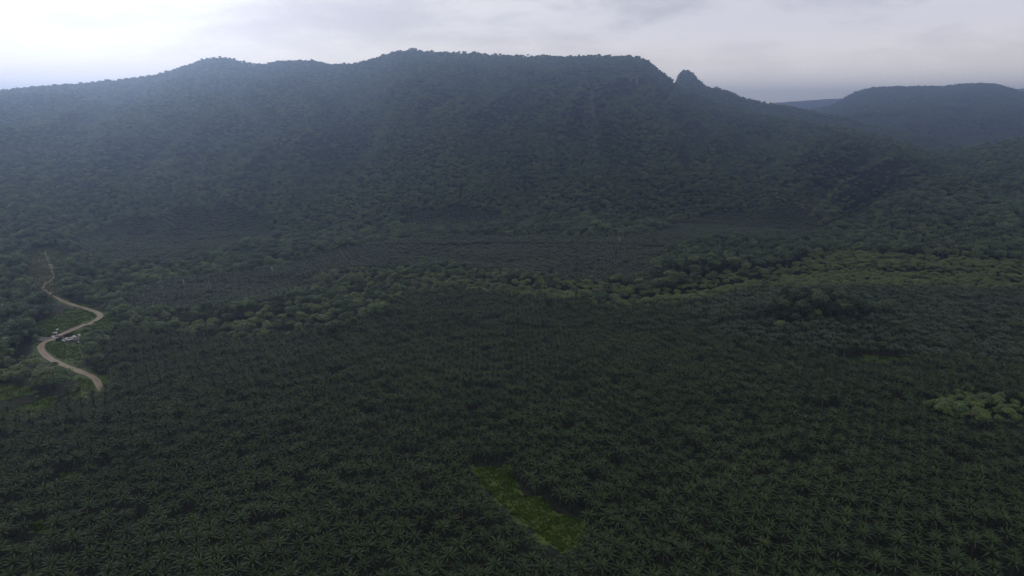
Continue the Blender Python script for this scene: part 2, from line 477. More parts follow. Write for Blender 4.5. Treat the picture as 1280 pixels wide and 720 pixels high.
for i in range(0, len(co), 3):
    hh = float(h_base(co[i + 1, 0], co[i + 1, 1])) - 3.4
    co[i:i + 3, 2] = hh
rm.vertices.foreach_set('co', co.ravel()); rm.update()

# ------------------------------------------------------------------ plant materials
def leaf_mat(name, ca_, cb_, rough=0.5, trans=0.18, spec=0.4, patch=0.02, var=0.5, third=None):
    m, t, b = mat(name)
    oi = N(t, 'ShaderNodeObjectInfo')
    pn = tnoise(t, patch, 3, 'pos')
    ln = tnoise(t, 0.6, 2, 'pos')
    f = mathn(t, 'ADD', mathn(t, 'MULTIPLY', oi.outputs['Random'], var), mathn(t, 'MULTIPLY', maprange(t, pn, 0.35, 0.65), 1 - var), True)
    c = mixc(t, f, ca_, cb_)
    if third:
        c = mixc(t, maprange(t, mathn(t, 'FRACT', mathn(t, 'MULTIPLY', oi.outputs['Random'], 7.31)), 0.80, 0.97), c, third)
    c = mixc(t, mathn(t, 'MULTIPLY', maprange(t, ln, 0.35, 0.7), 0.35), c, tuple(v * 1.5 for v in cb_))
    t.links.new(c, b.inputs['Base Color'])
    b.inputs['Roughness'].default_value = rough
    b.inputs['Specular IOR Level'].default_value = spec
    tr = N(t, 'ShaderNodeBsdfTranslucent')
    t.links.new(c, tr.inputs[0])
    mx = N(t, 'ShaderNodeMixShader'); mx.inputs[0].default_value = trans
    t.links.new(b.outputs[0], mx.inputs[1]); t.links.new(tr.outputs[0], mx.inputs[2])
    t.links.new(mx.outputs[0], t.nodes['Material Output'].inputs[0])
    return m
def bark_mat(name, a, b2):
    m, t, b = mat(name)
    n = tnoise(t, 1.5, 4)
    t.links.new(mixc(t, maprange(t, n, 0.3, 0.7), a, b2), b.inputs['Base Color'])
    b.inputs['Roughness'].default_value = 0.9
    return m
M_FR = leaf_mat('palm_frond', (0.020, 0.041, 0.018), (0.050, 0.080, 0.030), 0.55, 0.12, 0.22, 0.018, 0.55)
M_FY = leaf_mat('palm_young_frond', (0.028, 0.048, 0.014), (0.050, 0.078, 0.020), 0.55, 0.15, 0.22, 0.02, 0.8)
M_FG = leaf_mat('palm_yellow_frond', (0.042, 0.062, 0.014), (0.07, 0.09, 0.016), 0.45, 0.2, 0.35)
M_FU = leaf_mat('palm_old_frond_shade', (0.007, 0.012, 0.006), (0.013, 0.019, 0.008), 0.7, 0.05, 0.1)  # old lower fronds, darkened further to paint shade into the crown gaps
M_FD = leaf_mat('palm_dry_frond', (0.032, 0.026, 0.018), (0.055, 0.042, 0.028), 0.8, 0.1, 0.2)
M_PB = bark_mat('palm_bark', (0.035, 0.028, 0.02), (0.075, 0.06, 0.045))
M_DK = leaf_mat('dark_leaf', (0.028, 0.054, 0.030), (0.072, 0.114, 0.050), 0.6, 0.15, 0.2, 0.0045, 0.5, (0.13, 0.17, 0.07))
M_MD = leaf_mat('mid_leaf', (0.055, 0.092, 0.042), (0.120, 0.175, 0.066), 0.6, 0.18, 0.2, 0.0045, 0.5, (0.15, 0.15, 0.09))
M_DP = leaf_mat('deep_leaf', (0.010, 0.020, 0.009), (0.024, 0.042, 0.016), 0.65, 0.1, 0.15, 0.02, 0.6)
M_LT = leaf_mat('light_leaf', (0.070, 0.118, 0.036), (0.150, 0.196, 0.058), 0.55, 0.22, 0.3, 0.01, 0.7)
M_YL = leaf_mat('yellow_green_leaf', (0.12, 0.18, 0.03), (0.17, 0.23, 0.04), 0.55, 0.25, 0.3)
M_GR = leaf_mat('grass_blade', (0.046, 0.084, 0.012), (0.072, 0.116, 0.018), 0.9, 0.25, 0.05, 0.05, 0.5)
M_BK = bark_mat('bark', (0.06, 0.05, 0.04), (0.12, 0.105, 0.09))
M_PALE = bark_mat('pale_bark', (0.34, 0.31, 0.28), (0.50, 0.47, 0.43))

# ------------------------------------------------------------------ oil palm
def palm_crown(seed, n_fr=38, L=6.6, leaflet=0.70):
    R_ = random.Random(seed); mb = MB()
    tilt = R_.uniform(0, 6.28)
    for k in range(n_fr):
        f = k / (n_fr - 1)                                   # 0 youngest .. 1 oldest
        az = k * 2.39996 + R_.uniform(-0.18, 0.18)
        el = math.radians(82 - 88 * f ** 0.85 + R_.uniform(-7, 7))
        ln = L * (0.62 + 0.38 * min(1, f * 2.2)) * R_.uniform(0.88, 1.08)
        droop = math.radians(50 + 38 * f + R_.uniform(-12, 12))
        mi = 1 if f < 0.20 + R_.uniform(-0.05, 0.1) else (2 if f > 0.95 and R_.random() < 0.4 else (3 if f > 0.66 + R_.uniform(-0.08, 0.08) else 0))
        ns = 15
        side = R_.uniform(-0.35, 0.35)
        p = Vector((math.cos(az) * 0.25, math.sin(az) * 0.25, 0)); pts = []; dirs = []
        for i in range(ns + 1):
            s = i / ns
            e = el - droop * s ** 1.4
            a = az + side * s * s
            d = Vector((math.cos(e) * math.cos(a), math.cos(e) * math.sin(a), math.sin(e)))
            pts.append(p.copy()); dirs.append(d); p = p + d * (ln / ns)
        # rachis
        V = []; F = []
        for i in range(0, ns + 1, 3):
            d = dirs[i]; r = Vector((-math.sin(az), math.cos(az), 0)); u = r.cross(d)
            w = 0.11 * (1 - i / ns) + 0.03
            V += [tuple(pts[i] + r * w), tuple(pts[i] - r * w), tuple(pts[i] + u * -w)]
        q = len(V) // 3
        for i in range(q - 1):
            for j in range(3):
                F.append((i * 3 + j, i * 3 + (j + 1) % 3, i * 3 + 3 + (j + 1) % 3, i * 3 + 3 + j))
        mb.add(V, F, mi)
        for i in range(2, ns + 1):
            s = i / ns
            d = dirs[i]; r = Vector((-math.sin(az + side * s * s), math.cos(az + side * s * s), 0)); u = d.cross(r) * -1
            if u.z < 0: u = -u
            ll = leaflet * math.sin(math.pi * min(1, 0.16 + 0.80 * s)) ** 0.6 * R_.uniform(0.85, 1.1)
            for sg in (-1, 1):
                lift = R_.uniform(-0.35, 0.45)
                v1 = (r * sg * 1.0 + d * (0.55 + 0.5 * s) + u * lift).normalized()
                v2 = (v1 + Vector((0, 0, -1.1 - 0.4 * R_.random()))).normalized()
                w = d * (ln / ns * 0.36)
                a0 = pts[i]; a1 = a0 + v1 * ll * 0.55; a2 = a1 + v2 * ll * 0.5
                V = [tuple(a0 - w * 0.6), tuple(a0 + w * 0.6), tuple(a1 - w * 0.8), tuple(a1 + w * 0.8), tuple(a2)]
                mb.add(V, [(0, 1, 3, 2), (2, 3, 4)], mi)
    return mb
def palm_trunk(seed, h):
    R_ = random.Random(seed); mb = MB()
    n = 9; pts = []; rad = []
    for i in range(n):
        s = i / (n - 1)
        pts.append((0.25 * math.sin(s * 2 + seed), 0.2 * s * math.cos(seed), h * s))
        rad.append((0.48 - 0.14 * s + (0.16 if i == 0 else 0)) * (1.12 if i % 2 else 0.96) * (1.25 if i > n - 3 else 1))
    mb.tube(pts, rad, 9)
    for k in range(26):                                       # stubs of cut fronds
        z = h * (0.15 + 0.85 * k / 26); a = k * 2.4
        c_ = Vector((math.cos(a) * 0.36, math.sin(a) * 0.36, z))
        mb.tube([c_, c_ + Vector((math.cos(a) * 0.28, math.sin(a) * 0.28, 0.32))], [0.13, 0.05], 4)
    return mb, Vector(pts[-1])
def shifted(mb, off):
    o = MB(); o.V = [v + np.array(off) for v in mb.V]; o.F = list(mb.F); o.M = list(mb.M); o.n = mb.n
    return o
PALMS = []                       # (trunk mesh, crown mesh, joined mesh)
for s in range(8):
    h = [7.6, 8.6, 6.8, 8.2, 7.2, 9.0, 7.8, 5.4][s]
    young = M_FG if s == 6 else M_FY
    tr, top = palm_trunk(s, h)
    cr = palm_crown(100 + s, [33, 30, 35, 32, 28, 34, 32, 22][s], [6.4, 6.9, 6.1, 6.7, 6.3, 7.0, 6.5, 4.6][s])
    cr = shifted(cr, tuple(top))
    tm = tr.mesh('palm_trunk', [M_PB]); cm = cr.mesh('palm_crown', [M_FR, young, M_FD, M_FU])
    j = MB(); j.merge(cr); j.merge(tr, 4)
    PALMS.append((tm, cm, j.mesh('palm', [M_FR, young, M_FD, M_FU, M_PB])))

# older blocks on the foot slopes: fuller, paler crowns
M_FO = leaf_mat('palm_frond_pale', (0.048, 0.074, 0.046), (0.078, 0.112, 0.062), 0.55, 0.12, 0.25, 0.018, 0.5)
OLD = []
for s in range(4):
    tr, top = palm_trunk(30 + s, 8.5)
    cr = shifted(palm_crown(200 + s, 38, 6.3, 0.95), tuple(top))
    j = MB(); j.merge(cr); j.merge(tr, 4)
    OLD.append(j.mesh('palm', [M_FO, M_FO, M_FD, M_FU, M_PB]))

# ------------------------------------------------------------------ broadleaf trees
def crown_mb(seed, rad, hgt, base, n_lobes, n_leaves, leaf=0.9, flat=0.6, mi=0):
    """foliage as leaf sized faces spread over uneven lobes"""
    g = np.random.default_rng(seed)
    lobes = []
    for k in range(n_lobes):
        a = g.uniform(0, 6.283); d = rad * 0.66 * math.sqrt(g.random())
        zc = base + hgt * (0.35 + 0.42 * g.random() * (1 - 0.45 * (d / rad) ** 2))
        lr = rad * g.uniform(0.30, 0.52)
        lobes.append((d * math.cos(a), d * math.sin(a), zc, lr, lr * flat * g.uniform(0.8, 1.2)))
    lobes.append((0, 0, base + hgt * 0.62, rad * 0.5, hgt * 0.36))
    Lb = np.array(lobes)
    w = Lb[:, 3] ** 2; w /= w.sum()
    k = g.choice(len(Lb), n_leaves, p=w)
    L = Lb[k]
    dv = g.normal(size=(n_leaves, 3)); dv /= np.linalg.norm(dv, axis=1)[:, None]
    dv[:, 2] = np.where(dv[:, 2] < -0.35, -dv[:, 2], dv[:, 2])
    # clumps: leaves gather round a few directions
    rr = (0.80 + 0.28 * g.random(n_leaves) ** 1.5) * (1 + 0.16 * np.sin(dv[:, 0] * 7 + k) * np.cos(dv[:, 1] * 6 + k * 2.0))
    P = L[:, :3] + dv * np.stack([L[:, 3], L[:, 3], L[:, 4]], 1) * rr[:, None]
    nrm = dv + g.normal(scale=0.45, size=(n_leaves, 3)) + np.array([0, 0, 0.35])
    nrm /= np.linalg.norm(nrm, axis=1)[:, None]
    ref = g.normal(size=(n_leaves, 3))
    u = np.cross(nrm, ref); u /= np.linalg.norm(u, axis=1)[:, None]
    v = np.cross(nrm, u)
    s = leaf * g.uniform(0.55, 1.15, n_leaves)[:, None]
    q = [P - u * s * 0.6, P - v * s * 0.42 - nrm * s * 0.06, P + u * s * 0.6 - nrm * s * 0.15, P + v * s * 0.42 - nrm * s * 0.06]
    V = np.stack(q, 1).reshape(-1, 3)
    mb = MB()
    mb.add(V, [(4 * i, 4 * i + 1, 4 * i + 2, 4 * i + 3) for i in range(n_leaves)], mi)
    return mb, lobes
def trunk_mb(seed, h, r, lobes, k=6):
    R_ = random.Random(seed); mb = MB()
    lean = (R_.uniform(-0.5, 0.5), R_.uniform(-0.5, 0.5))
    pts = [(lean[0] * s, lean[1] * s, h * s) for s in (0, 0.1, 0.4, 0.7, 1.0)]
    mb.tube(pts, [r * 1.5, r, r * 0.85, r * 0.7, r * 0.5], k)
    for lb in sorted(lobes, key=lambda q: -q[3])[:4]:
        e = Vector(lb[:3]); s0 = Vector(pts[3])
        mid = (s0 + e) / 2 + Vector((0, 0, 0.6))
        mb.tube([s0, mid, e], [r * 0.5, r * 0.32, r * 0.12], 5)
    return mb
TREES = {}

def tree_proto(key, seed, rad, hgt, base, nl, nleaf, leaf, flat, lm, bm, r=0.35):
    cr, lobes = crown_mb(seed, rad, hgt, base, nl, nleaf, leaf, flat)
    tr = trunk_mb(seed, base + hgt * 0.5, r, lobes)
    cm = cr.mesh(key + '_crown', [lm]); tm = tr.mesh(key + '_trunk', [bm])
    j = MB(); j.merge(cr); j.merge(tr, 1)
    TREES.setdefault(key, []).append((tm, cm, j.mesh(key, [lm, bm])))
for s in range(4): tree_proto('dark', 20 + s, 6.2 + s * 0.5, 9.0 + s * 0.6, 6.5, 8, 1100, 1.15, 0.85, M_DK, M_BK)
for s in range(4): tree_proto('mid', 40 + s, 6.0 + s * 0.7, 8.0 + s * 0.5, 6.0, 9, 1100, 1.1, 0.8, M_MD, M_BK)
for s in range(3): tree_proto('tall', 60 + s, 6.5 + s * 0.6, 9.0, 10.0 + s, 8, 1100, 1.2, 0.75, M_DK if s else M_MD, M_BK, 0.4)
for s in range(4): tree_proto('light', 80 + s, 5.4 + s * 0.6, 5.8 + s * 0.3, 3.4, 12, 1050, 0.85, 0.80, M_LT, M_BK, 0.3)
for s in range(2): tree_proto('yellow', 90 + s, 5.5, 4.5, 5.0, 8, 900, 1.0, 0.5, M_YL, M_BK, 0.3)
for s in range(3): tree_proto('deep', 120 + s, 6.4 + s * 0.6, 9.0 + s, 5.5, 9, 1200, 1.1, 0.85, M_DP, M_BK)
for s in range(4): tree_proto('bush', 70 + s, 2.6 + s * 0.4, 2.6, 0.4, 6, 420, 0.6, 0.7, M_MD if s % 2 else M_LT, M_BK, 0.12)
for s in range(2): tree_proto('lightmid', 110 + s, 6.5, 6.0, 5.5, 12, 1100, 0.9, 0.8, M_LT, M_BK, 0.3)

# ------------------------------------------------------------------ scatter as one object (uncountable growth only)
def scatter(name, P, rz, sc, vi, protos, mats=None):
    me = bpy.data.meshes.new(name)
    n = len(P)
    me.vertices.add(n); me.vertices.foreach_set('co', np.asarray(P, dtype=np.float32).ravel())
    for nm, ar, ty in (('rz', rz, 'FLOAT'), ('sc', sc, 'FLOAT')):
        a = me.attributes.new(nm, ty, 'POINT'); a.data.foreach_set('value', np.asarray(ar, dtype=np.float32))
    a = me.attributes.new('vi', 'INT', 'POINT'); a.data.foreach_set('value', np.asarray(vi, dtype=np.int32))
    ob = link(name, me)
    g = bpy.data.node_groups.new(name, 'GeometryNodeTree')
    g.interface.new_socket('Geometry', in_out='INPUT', socket_type='NodeSocketGeometry')
    g.interface.new_socket('Geometry', in_out='OUTPUT', socket_type='NodeSocketGeometry')
    gi = g.nodes.new('NodeGroupInput'); go = g.nodes.new('NodeGroupOutput')
    iop = g.nodes.new('GeometryNodeInstanceOnPoints')
    m2p = g.nodes.new('GeometryNodeMeshToPoints')
    g.links.new(gi.outputs[0], m2p.inputs[0]); g.links.new(m2p.outputs[0], iop.inputs['Points'])
    join = g.nodes.new('GeometryNodeJoinGeometry')
    for i, pm in reversed(list(enumerate(protos))):
        po = bpy.data.objects.new(name + '_source', pm)
        oi = g.nodes.new('GeometryNodeObjectInfo'); oi.inputs['Object'].default_value = po
        oi.inputs['As Instance'].default_value = True
        g.links.new(oi.outputs['Geometry'], join.inputs[0])
    g.links.new(join.outputs[0], iop.inputs['Instance'])
    iop.inputs['Pick Instance'].default_value = True
    def attr(nm, ty):
        q = g.nodes.new('GeometryNodeInputNamedAttribute'); q.data_type = ty; q.inputs['Name'].default_value = nm
        return q.outputs[0]
    g.links.new(attr('vi', 'INT'), iop.inputs['Instance Index'])
    cx_ = g.nodes.new('ShaderNodeCombineXYZ'); g.links.new(attr('rz', 'FLOAT'), cx_.inputs[2])
    g.links.new(cx_.outputs[0], iop.inputs['Rotation'])
    g.links.new(attr('sc', 'FLOAT'), iop.inputs['Scale'])
    g.links.new(iop.outputs[0], go.inputs[0])
    md = ob.modifiers.new('scatter', 'NODES'); md.node_group = g
    return ob
def dup_thing(name, parts, loc, rz, sc, label, cat, group=None):
    e = link(name, None)
    e.empty_display_size = 0.5
    e.location = loc; e.rotation_euler = (0, 0, rz); e.scale = (sc, sc, sc)
    for pn, md in parts: link(pn, md, e)
    return tag(e, label, cat, group)

# ------------------------------------------------------------------ place the palms
def lattice(ang, sp_, x0, x1, y0, y1, jit=0.40, warp=4.0):
    a = math.radians(ang)
    dy = sp_ * math.sqrt(3) / 2
    R_ = math.hypot(max(abs(x0), abs(x1)), max(abs(y0), abs(y1))) + 50
    I, J = np.meshgrid(np.arange(-R_, R_, sp_), np.arange(int(-R_ / dy), int(R_ / dy)))
    U = I + (J % 2) * sp_ / 2; Vv = J * dy
    x = U * math.cos(a) - Vv * math.sin(a); y = U * math.sin(a) + Vv * math.cos(a)
    x = x.ravel(); y = y.ravel()
    k = (x > x0) & (x < x1) & (y > y0) & (y < y1)
    x, y = x[k], y[k]
    x = x + (fbm(x / 160, y / 160, 2, 11) - 0.5) * warp * 3; y = y + (fbm(x / 160, y / 160, 2, 12) - 0.5) * warp * 3
    return x + rng.normal(0, jit, len(x)), y + rng.normal(0, jit, len(x))
Pp = []
def field(poly, ang, sp_, excl=(), sub=None):
    P = poly_w([(p[0], p[1]) for p in poly]) if max(p[1] for p in poly) < 1500 else None
    if P is None:
        # the field in front runs on below the frame
        top = [p for p in poly if p[1] < 1500]
        P = np.vstack([poly_w(top), [(top_x, 120) for top_x in (560, -560)]])
    x0, y0 = P.min(0); x1, y1 = P.max(0)
    x, y = lattice(ang, sp_, x0, x1, y0, y1)
    k = in_poly(P, x, y) & (np.abs(np.arctan2(x, y)) < math.radians(45)) & (y > 195)
    x, y = x[k], y[k]
    return x, y
KN = poly_w(Z_KNOLL)
f1x, f1y = field(Z_FIELD1, 0, 9.0)
# the part of the field on the right, behind the low crest, has rows of another direction
CREST = poly_w([(830, 372), (860, 400), (900, 425), (960, 438), (1100, 452), (1200, 455), (1700, 470), (1700, 330), (900, 340)])
back = in_poly(CREST, f1x, f1y)
bx_, by_ = field(Z_FIELD1, 71 - 90 + 60, 9.0)
kb = in_poly(CREST, bx_, by_)
f1x = np.concatenate([f1x[~back], bx_[kb]]); f1y = np.concatenate([f1y[~back], by_[kb]])
f2x, f2y = field(Z_FIELD2, -6.5 + 60 - 30 + 30, 9.0)
f3x, f3y = field(Z_FIELD3, 12, 9.0)
f4x, f4y = field(Z_FIELD4, 40, 9.0)
px_ = np.concatenate([f1x, f2x, f3x, f4x]); py_ = np.concatenate([f1y, f2y, f3y, f4y])
pz_ = h_ground(px_, py_)
def seen_in(P, x, y, z, hs=(0, 4, 8)):
    k = np.zeros(len(x), bool)
    for h in hs:
        a, b_ = project(x, y, z + h); k |= in_poly(np.array(P), a, b_)
    return k
ex = seen_in(Z_CLEAR, px_, py_, pz_, (-1, 3, 6, 8))
for q in Z_CLEAR2: ex |= seen_in(q, px_, py_, pz_, (0, 5))
ex |= seen_in(Z_STRIP, px_, py_, pz_, (0, 5))
ex |= in_poly(np.array(Z_KNOLL), *project(px_, py_, pz_))
ex |= in_poly(np.array(Z_RIGHT), *project(px_, py_, pz_ + 3))
ex |= dist_line(ROAD, px_, py_) < 9
ex |= dist_line(RIVER, px_, py_) < 15
for q in GRASS: ex |= seen_in(q, px_, py_, pz_, (0, 6))
# gaps where palms have died or never grew
gap = (rng.random(len(px_)) < 0.012) | ((fbm(px_ / 14, py_ / 14, 2, 21) > 0.80) & (rng.random(len(px_)) < 0.75))
k = ~(ex | gap)
px_, py_, pz_ = px_[k], py_[k], pz_[k]
rr_ = np.hypot(px_, np.hypot(py_, CAM_H))
sxp, syp = project(px_, py_, pz_ + 7)
order = np.argsort(rr_)
infr = (sxp > -8) & (sxp < 1288) & (syp < 732)
nearest = [i for i in order if infr[i]][:300]
isn = np.zeros(len(px_), bool); isn[nearest] = True
n = len(px_)
prz = rng.uniform(0, 6.283, n); psc = rng.uniform(0.82, 1.04, n) * (0.94 + 0.14 * fbm(px_ / 60, py_ / 60, 2, 31)); pvi = rng.choice(8, n, p=[.155, .155, .155, .155, .15, .15, .05, .03])
CLP = np.array(Z_CLEAR, float)
for i in nearest:
    tm, cm, _ = PALMS[pvi[i]]
    nearclear = np.min(np.hypot(CLP[:, 0] - sxp[i], CLP[:, 1] - syp[i])) < 28
    look = {6: 'oil palm with a yellow-green heart', 7: 'small young oil palm with a sparse crown', 1: 'tall oil palm with long spreading fronds', 5: 'tall oil palm with long spreading fronds'}.get(int(pvi[i]), 'dark green oil palm with arching fronds')
    where = 'beside the grassy clearing' if nearclear else ('in the front rows left of the clearing' if sxp[i] < 600 else 'in the front rows right of the clearing' if sxp[i] > 730 else 'in front of the clearing')
    lb = look + ' ' + where
    dup_thing('oil_palm', (('trunk', tm), ('crown', cm)), (px_[i], py_[i], pz_[i] - 0.1), prz[i], psc[i], lb, 'palm', 'oil palms in the nearest rows of the plantation')
isold = np.zeros(n, bool)
for q in (Z_FIELD2, Z_FIELD3, Z_FIELD4): isold |= in_poly(poly_w(q), px_, py_)
isold |= in_poly(CREST, px_, py_) & (rng.random(n) < 0.55)
psc = np.where(isold, psc * 0.90, psc)
pvi = np.where(isold, 8 + rng.integers(0, 4, n), pvi)
r = ~isn
o = scatter('oil_palm_plantation', np.stack([px_[r], py_[r], pz_[r] - 0.1], 1), prz[r], psc[r], pvi[r], [p[2] for p in PALMS] + OLD)
tag(o, 'endless rows of dark green oil palms filling the valley floor', 'oil palms', kind='stuff')
print('palms', n)

# ------------------------------------------------------------------ trees
TH = []        # (kind key, x, y, scale, name, label, cat, group)
def put(keyn, x, y, sc, name, label, cat, group=None, var=None):
    TH.append((keyn, x, y, sc, name, label, cat, group, var))
LOOK = {'deep': 'very dark domed', 'light': 'pale green spreading', 'lightmid': 'tall pale green', 'mid': 'mid-green domed', 'dark': 'dark rounded', 'tall': 'tall narrow dark', 'bush': 'low leafy'}
RT = np.vstack([ROAD, TRACK])
ROAD_PX = np.stack(project(RT[:, 0], RT[:, 1], h_base(RT[:, 0], RT[:, 1])), 1)
def fill(poly, spacing, maxn, keys, name, label, cat, group, sc=(0.8, 1.2), seed=1, hoff=0.0, minr=8, minw=8, verge=True):
    P = poly_w(poly); g = np.random.default_rng(seed)
    x0, y0 = P.min(0); x1, y1 = P.max(0)
    xs = np.arange(x0, x1, spacing); ys = np.arange(y0, y1, spacing)
    A, B = np.meshgrid(xs, ys); A = A.ravel() + g.uniform(-0.42, 0.42, A.size) * spacing; B = B.ravel() + g.uniform(-0.42, 0.42, B.size) * spacing
    k = in_poly(P, A, B) & (dist_line(ROAD, A, B) > minr) & (dist_line(RIVER, A, B) > minw) & (np.abs(np.arctan2(A, B)) < math.radians(40))
    z = h_ground(A, B)
    for q in GRASS * verge: k &= ~seen_in(q, A, B, z, (0, 3, 6))
    A, B = A[k], B[k]
    ok = np.ones(len(A), bool)
    for h in (2, 5, 8):
        a_, b_ = project(A, B, h_ground(A, B) + h); ok &= dist_line(ROAD_PX, a_, b_) > 6
    for i in np.nonzero(ok)[0]:
        kn = keys[g.integers(len(keys))]
        lb = label.replace('*', LOOK[kn])
        put(kn, A[i], B[i], g.uniform(*sc), name, lb, cat, group)
# belt of pale trees along the stream between the two palm fields
BELT = [
    ([(786, 380), (806, 368), (860, 360), (930, 352), (960, 348), (960, 360), (925, 368), (850, 386), (800, 390)], ['light', 'light', 'lightmid', 'light'], 8.5),
    ([(560, 340), (640, 346), (740, 354), (796, 364), (800, 388), (740, 388), (690, 380), (600, 370), (540, 368)], ['light', 'light', 'mid', 'light', 'lightmid', 'dark'], 9),
    ([(430, 346), (480, 338), (560, 338), (560, 368), (505, 372), (478, 392), (430, 400), (400, 384)], ['light', 'mid', 'dark', 'light', 'lightmid'], 9.5),
    ([(205, 414), (230, 402), (300, 396), (390, 378), (430, 352), (440, 400), (410, 420), (350, 424), (300, 430), (220, 421)], ['mid', 'light', 'light', 'dark', 'light', 'mid', 'deep'], 10.5),
]
labs = ['* tree in the bright right stretch of the stream belt', '* tree in the thin middle stretch of the stream belt', '* tree crowded at the bend of the stream belt', '* tree in the thick left stretch of the stream belt']
for i, ((poly, keys, spc), lb) in enumerate(zip(BELT, labs)):
    fill(poly, spc, 90, keys, 'stream_tree', lb, 'tree', 'trees in the belt along the stream', (0.65, 1.0), 50 + i)
fill(Z_PATCH, 10.5, 90, ['deep', 'deep', 'tall', 'dark', 'deep', 'deep'], 'forest_tree', '* tree in the isolated grove behind the pale belt', 'tree', 'dark grove behind the stream belt', (0.85, 1.25), 60)
fill(Z_KNOLL, 9.5, 60, ['deep', 'deep', 'deep', 'dark'], 'forest_tree', '* tree on the low knoll among the palms', 'tree', 'trees on the knoll among the palms', (0.75, 1.15), 61)
fill(Z_RIGHT, 6, 120, ['light', 'bush', 'lightmid', 'bush', 'mid'], 'broadleaf_tree', '* tree in the clump at the right edge of the palm field', 'tree', 'pale trees at the right of the palm field', (0.5, 0.85), 62)
fill([(0, 500), (-40, 470), (0, 446), (40, 446), (62, 452), (92, 466), (104, 474), (94, 492), (76, 494), (30, 504)], 9, 80, ['bush', 'bush', 'mid', 'bush', 'light'], 'shrub', '* shrub in the thicket below the dirt road bend', 'shrub', 'thicket below the road bend', (0.7, 1.25), 63)
fill([(96, 446), (106, 434), (128, 430), (128, 470), (118, 470), (92, 458)], 9, 40, ['mid', 'bush', 'dark'], 'shrub', '* growth between the dirt road curve and the palms', 'shrub', 'bushes inside the road curve', (0.5, 0.9), 64)
fill([(-60, 405), (-60, 440), (0, 440), (36, 440), (38, 424), (30, 408)], 9, 50, ['dark', 'mid', 'bush'], 'forest_tree', '* tree left of the bridge beside the stream', 'tree', 'trees left of the bridge', (0.6, 0.95), 65)
fill([(104, 424), (116, 417), (150, 412), (195, 410), (205, 420), (160, 424), (120, 430)], 8, 60, ['mid', 'dark', 'bush', 'light'], 'stream_tree', '* tree beside the stream, just right of the bridge', 'tree', 'trees in the belt along the stream', (0.5, 0.8), 66, minr=6, minw=2, verge=False)
fill([(-60, 404), (-60, 432), (0, 430), (30, 429), (56, 427), (57, 421), (40, 412), (20, 408)], 7.5, 60, ['dark', 'mid', 'bush', 'mid'], 'forest_tree', '* tree overhanging the stream left of the bridge', 'tree', 'trees left of the bridge', (0.5, 0.8), 67, minr=6, minw=1, verge=False)
# shrubs dotted over the grassy banks
gs = random.Random(9)
for k_, (ppx, ppy) in enumerate([(52, 410), (60, 404), (68, 400), (76, 396), (84, 393), (92, 396), (70, 408), (98, 391), (46, 412), (62, 318), (50, 324), (66, 326), (54, 334), (60, 342), (48, 346), (70, 318), (66, 433), (118, 404), (130, 404), (126, 410)]):
    x, y = pxg(ppx + gs.uniform(-1, 1), ppy + gs.uniform(-1, 1))
    wh = 'on the grassy slope between the upper road and the bridge' if 385 < ppy < 413 and ppx < 100 else 'on the brown hillside above the road' if ppy < 350 else 'on the verge inside the lower road bend' if ppy > 430 else 'on the verge inside the upper road bend'
    put('bush', x, y, gs.uniform(0.5, 1.0), 'shrub', 'lone rounded shrub ' + wh, 'shrub', 'lone shrubs on the grassy banks')
# single trees that stand out
for keyn, ppx, ppy, sc, lb in [
    ('yellow', 438, 384, 0.95, 'large yellow-green tree with a domed crown at the bend of the stream belt'),
    ('yellow', 273, 396, 0.75, 'small bright yellow-green tree above the dark left stretch of the belt'),
    ('light', 735, 360, 1.25, 'wide umbrella-shaped green tree rising above the middle stretch of the belt'),
    ('yellow', 1041, 330, 0.95, 'vivid green tree standing where the grove meets the pale scrub'),
    ('light', 975, 412, 0.95, 'pale rounded tree at the foot of the knoll'),
    ('deep', 415, 432, 1.35, 'very broad dark tree bulging out of the belt over the front palms'),
    ('mid', 470, 402, 1.3, 'wide grey-green tree with a flat crown below the yellow-green tree'),
    ('yellow', 800, 398, 0.8, 'bright green tree at the front rim of the pale belt'),
    ('light', 1020, 398, 1.0, 'dense bright-topped tree crowning the knoll'),
    ('mid', 95, 404, 0.4, 'small bush on the grassy bank just behind the bridge'),
    ('dark', 140, 400, 0.6, 'round dark tree beside the upper bend of the dirt road'),
    ('mid', 70, 462, 0.5, 'small rounded tree just under the lower curve of the road')]:
    x, y = pxg(ppx, ppy)
    put(keyn, x, y, sc, 'broadleaf_tree', lb, 'tree')
# past 300 of a kind the ones that show smallest go into the forest mass
TH.sort(key=lambda q: (q[7] is not None, math.hypot(q[1], q[2])))
cnt = {}; TH2 = []; OVER = []
for q in TH:
    cnt[q[4]] = cnt.get(q[4], 0) + 1
    (TH2 if cnt[q[4]] <= 300 else OVER).append(q)
print('kinds', cnt)
TH = TH2
for keyn, x, y, sc, name, lb, cat, grp, var in TH:
    L_ = TREES[keyn]; tm, cm, _ = L_[int(rng.integers(len(L_)))]
    z = float(h_ground(x, y))
    dup_thing(name, (('trunk', tm), ('crown', cm)), (x, y, z - 0.15), rng.uniform(0, 6.28), sc * rng.uniform(0.92, 1.08), lb, cat, grp)
print('tree things', len(TH))

